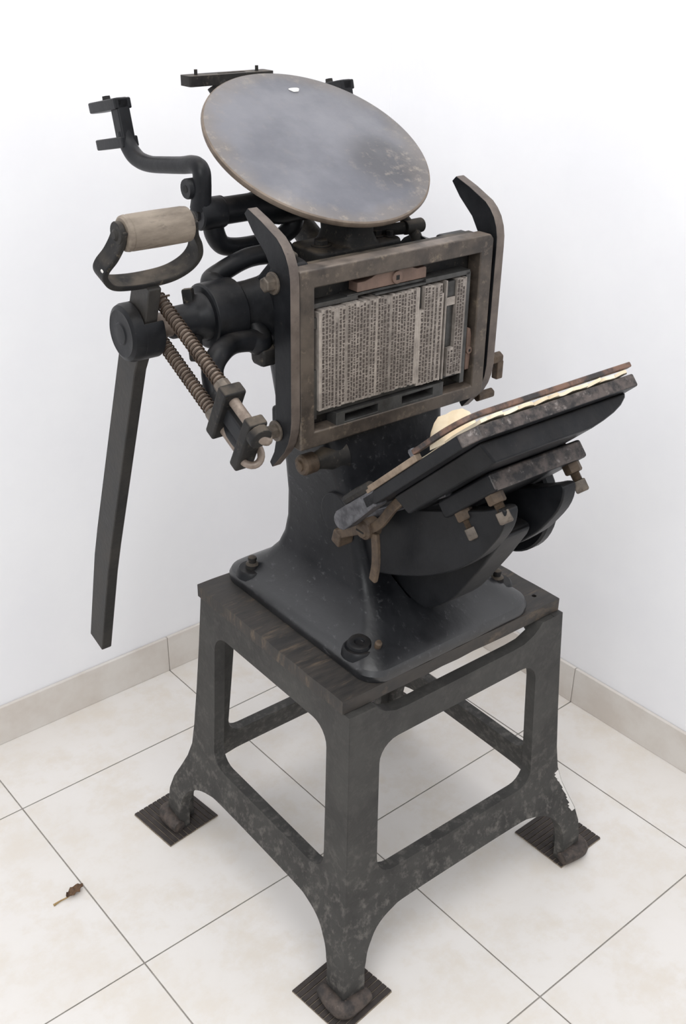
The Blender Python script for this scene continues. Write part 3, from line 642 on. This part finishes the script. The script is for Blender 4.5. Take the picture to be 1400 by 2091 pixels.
# slide bar and gripper on the left rocker
m = MB(); m.prism([(-.058, .722), (-.063, .738), (-.245, .856), (-.247, .845)], AX, -.098, -.083); m.build('slide_bar', 'bright_steel', press, bevel=.002)
GX = -.113
m = MB(); m.ribbon([(-.050, .708), (-.08, .727), (-.114, .746)], lambda a, b, c: AX(a, b, GX + c), .014, .012); gp = m.build('gripper', 'rusty_iron', press, bevel=.002)
m = MB(); m.ribbon([(-.114, .743), (-.14, .765), (-.165, .800), (-.1875, .826)], lambda a, b, c: AX(a, b, GX + c), .014, .008); m.build('gripper_finger', 'rusty_iron', gp, bevel=.002)
m = MB(); m.ribbon([(-.130, .746), (-.1335, .72), (-.134, .695), (-.1295, .668)], lambda a, b, c: AX(a, b, GX + c), .0135, .008); m.build('gripper_tail', 'rusty_iron', gp, bevel=.0025)
m = MB(); m.lathe((GX + .014, -.114, .746), (-1, 0, 0), [(0, .014), (.014, .015), (.022, .0145), (.024, .011), (.027, .010), (.028, .008)], 24); m.build('gripper_screw', 'rusty_iron', gp)
m = MB(); m.box(GX - .0146, GX - .0138, -.122, -.106, .7448, .7472); m.build('screw_slot', 'dark_hole', gp, flat=True)
m = MB(); m.prism([(-.040, .696), (-.058, .690), (-.062, .712), (-.046, .718)], AX, GX - .008, GX + .02); m.build('gripper_foot', 'rusty_iron', gp, bevel=.003)

# ------------------------------------------------------------------ tympan paper
m = MB(); nx, ns = 40, 22; rg = random.Random(3)
def pt_(i, j):
    x = -.125 + .268 * i / nx; s = .02 + .1955 * j / ns + (.004 * math.sin(i * 1.7) + .0025 * math.sin(i * 3.1) if j == ns else 0)
    b = math.exp(-((x + .118) / .028) ** 2) * math.exp(-((s - .135) / .045) ** 2)
    t = .0022 + .0009 * math.sin(i * .9 + j * .5) + .0 * b
    return PF(x, s, t)
vs_ = [pt_(i, j) for j in range(ns + 1) for i in range(nx + 1)]
m.add(vs_ + [v + pn * .0042 for v in vs_], [])
n_ = (nx + 1) * (ns + 1)
fs_ = []
for j in range(ns):
    for i in range(nx):
        a = j * (nx + 1) + i; fs_.append((a, a + 1, a + nx + 2, a + nx + 1)); fs_.append((n_ + a, n_ + a + nx + 1, n_ + a + nx + 2, n_ + a + 1))
for i in range(nx):
    fs_.append((i, n_ + i, n_ + i + 1, i + 1)); a = ns * (nx + 1) + i; fs_.append((a, a + 1, n_ + a + 1, n_ + a))
for j in range(ns):
    a = j * (nx + 1); fs_.append((a, a + nx + 1, n_ + a + nx + 1, n_ + a)); a += nx; fs_.append((a, n_ + a, n_ + a + nx + 1, a + nx + 1))
m.f += [list(f) for f in fs_]; m.m += [0] * len(fs_)
# torn flap standing up behind the bale
FT = [(-.141, .146, .022), (-.133, .149, .031), (-.125, .151, .0365), (-.117, .156, .0355), (-.110, .161, .0365), (-.1, .168, .034), (-.094, .166, .031), (-.086, .162, .0285)]
FB = [(-.1405, .130), (-.134, .135), (-.127, .140), (-.12, .146), (-.112, .153), (-.104, .16), (-.096, .165), (-.088, .168)]
def flap(i, j):
    v = j / 5; a = FT[i]; b = FB[i]; q = v * v * .35 + v * .65
    return PF(b[0] + (a[0] - b[0]) * q, b[1] + (a[1] - b[1]) * q, .0045 + (a[2] - .0045) * v)
b0 = len(m.v); vv = [flap(i, j) for j in range(6) for i in range(8)]; k0 = len(vv); m.v += vv + [p - pe * .0008 for p in vv]
for j in range(5):
    for i in range(7):
        a = b0 + j * 8 + i; m.f += [[a, a + 1, a + 9, a + 8], [a + k0, a + k0 + 8, a + k0 + 9, a + k0 + 1]]; m.m += [0, 0]
solo(m, 'tympan_paper', 'paper', tuple(P0), 'torn yellowed paper sheet clamped on the tilted platen', 'paper')

# ------------------------------------------------------------------ chase with the type forme
ch = thing('printing_chase', (0, -.03, .853), 'brown iron chase holding locked up metal type on the press bed', 'chase')
m = MB(); m.prism([(-.1735, .852), (.1635, .852), (.1735, .862), (.1735, 1.094), (.1665, 1.101), (-.1735, 1.101)], AY, -.040, -.0135, [[(-.1490, .876), (.1480, .873), (.1480, 1.076), (-.1490, 1.076)]]); m.build('chase_frame', 'chase_iron', ch, bevel=.0028, seg=2)
def lead(name, x0, x1, z0, z1, y=-.034, mt='lead_grey', bv=.0006):
    return MB().box(x0, x1, y, -.0135, z0, z1).build(name, mt, ch, bevel=bv, seg=1)
TF = -.0405
def slug(x0, x1, z0, z1, text=True, dens_=.8):
    m = MB(); m.box(x0, x1, TF + .0006, -.0135, z0, z1); m.cur = 1
    if text:
        w_ = (x1 - x0); a = x0 + w_ * .22; b = x0 + w_ * .80; z = z0 + .002 + random.random() * .003; zend = z1 - .001 - (random.random() * .02 if random.random() < .2 else 0)
        while z < zend - .003:
            L = random.uniform(.0018, .0068); e = min(z + L, zend)
            q = z
            while q < e - .0007:       # single letters of a word
                q2 = min(q + random.uniform(.0011, .0019), e)
                aa = a + (random.random() < .3) * w_ * .14; bb = b - (random.random() < .3) * w_ * .12
                m.box(aa, bb, TF, TF + .0008, q, q2 - .00025); q = q2
            z = e + random.uniform(.0008, .0016)
    else:
        pass
    return m.build('type_line', ['type_metal', 'type_ink'], ch, flat=True)
def columns(x0, x1, z0, z1):
    x = x0
    while x < x1 - .002:
        w_ = random.choice((.0044, .0048, .0052, .0056, .006)); 
        if random.random() < .16: w_ = random.choice((.0016, .0022, .003))
        e = min(x + w_, x1); 
        if x1 - e < .0025: e = x1
        slug(x + .00015, e - .00015, z0 + random.uniform(-.0012, .0012), z1 + random.uniform(-.0012, .0014), text=(e - x) > .0038); x = e
slug(-.1425, -.1385, .9045, 1.042, False)
columns(-.1385, .0335, .9045, 1.0445)
slug(.0337, .0365, .9, 1.013, False); slug(.0365, .0425, .9, 1.0125)
columns(.0428, .0765, .900, 1.0445)
slug(.0768, .0795, .899, 1.03, False); slug(.0835, .0862, .899, 1.0465, False)
lead('furniture', .0797, .0833, .899, 1.035, -.034)
lead('furniture', .0866, .1045, 1.0215, 1.0435, -.0365); lead('furniture', .0866, .1045, 1.0085, 1.0205, -.038, 'type_metal')
lead('furniture', .0866, .0925, .903, 1.008, -.030); lead('furniture', .0925, .1045, .945, 1.008, -.034); slug(.0928, .0985, .901, .9445); slug(.0985, .1045, .901, .9445)
columns(.105, .1235, .901, 1.0455)
lead('furniture', .0345, .0420, 1.014, 1.044, -.034)
lead('reglet', .1255, .1345, .882, 1.0515, -.036); lead('reglet', .1352, .1375, .955, .992, -.032)
lead('reglet', .047, .133, 1.0475, 1.0545, -.036); lead('reglet', -.045, .047, 1.0470, 1.0500, -.037); lead('reglet', -.09, .052, 1.0510, 1.0550, -.032); lead('reglet', -.147, -.072, 1.0465, 1.0530, -.033)
lead('furniture', -.1488, -.1428, 1.020, 1.035, -.036); lead('furniture', -.1488, -.1432, .965, 1.019, -.030); lead('furniture', -.1488, -.1430, .892, .963, -.036)
lead('reglet', -.147, .125, .8945, .9025, -.031)
m = MB(); m.prism([(-.111, .868), (.090, .868), (.090, .8935), (-.111, .8935)], AY, -.039, -.016, [[(-.0960, .8775), (-.0360, .8775), (-.0360, .8895), (-.0960, .8895)], [(.0090, .8775), (.0690, .8775), (.0690, .8895), (.0090, .8895)]]); m.build('slotted_furniture', 'lead_grey', ch, bevel=.0008)
qp = [(-.0735, 1.0558), (.0500, 1.0558), (.0500, 1.0700), (.0470, 1.0722), (.0330, 1.0715), (.0220, 1.0750), (-.0400, 1.0755), (-.0500, 1.0715), (-.0600, 1.0690), (-.0735, 1.0690)]
m = MB(); m.prism(qp, AY, -.033, -.0135); q1 = m.build('quoin', 'quoin_brown', ch, bevel=.0012)
q2p = [(.1382, .899), (.1465, .899), (.1478, .916), (.1478, .952), (.1450, .963), (.1382, .966)]
m = MB(); m.prism(q2p, AY, -.033, -.0135); q2 = m.build('quoin', 'quoin_brown', ch, bevel=.0012)
for q, x, z in ((q1, -.005, 1.0655), (q2, .1430, .930)):
    k = 1 if q is q1 else .62
    m = MB(); m.lathe((x, -.0328, z), (0, -1, 0), [(0, .0092 * k), (.0028, .0088 * k), (.003, .0062 * k)], 20); m.build('key_boss', 'quoin_brown', q)
    m = MB(); m.box(x - .0028 * k, x + .0028 * k, -.0362, -.0350, z - .0032 * k, z + .0032 * k); m.build('key_hole', 'dark_hole', q, flat=True)

# ------------------------------------------------------------------ dry leaf on the floor
lf = bpy.data.objects.new('dry_leaf', None); COL.objects.link(lf); lf.location = (-.06, -.25, 0); lf.empty_display_size = .02
tag(lf, 'small curled brown dry leaf lying on the floor tiles', 'leaf')
lf['_o'] = (-.06, -.25, 0)
a0 = Vector((-.0605, -.2513, .0018)); a1 = Vector((-.036, -.2515, .003)); a2 = Vector((-.0015, -.2455, .005))
MB().tube([a0, a0.lerp(a1, .5) + Vector((0, .001, 0)), a1, a1.lerp(a2, .3)], [.0022, .0013, .0012, .001], 8).build('stem', 'stem_tan', lf)
m = MB(); d = (a2 - a1).normalized(); nn = Vector((-d.y, d.x, 0)); secs = []
for i in range(11):
    u = i / 10; wv = .0085 * math.sin(math.pi * min(1, u * .93 + .05)) ** .8 * (1 + .15 * math.sin(i * 2.3)); c = a1.lerp(a2, u)
    row = []
    for k in range(7):
        s = k / 3 - 1; row.append(c + nn * (s * wv) + Vector((0, 0, .001 + .006 * abs(s) ** 1.5 * (.6 + .4 * math.sin(i * 1.9 + k)))))
    secs.append(row)
vv = [p for r in secs for p in r]; n_ = len(vv); m.add(vv + [p - Vector((0, 0, .0006)) for p in vv], [])
for i in range(10):
    for k in range(6):
        a = i * 7 + k; m.f += [[a, a + 1, a + 8, a + 7], [n_ + a, n_ + a + 7, n_ + a + 8, n_ + a + 1]]; m.m += [0, 0]
m.build('blade', 'leaf_brown', lf)

for o in bpy.data.objects:
    if '_o' in o: del o['_o']
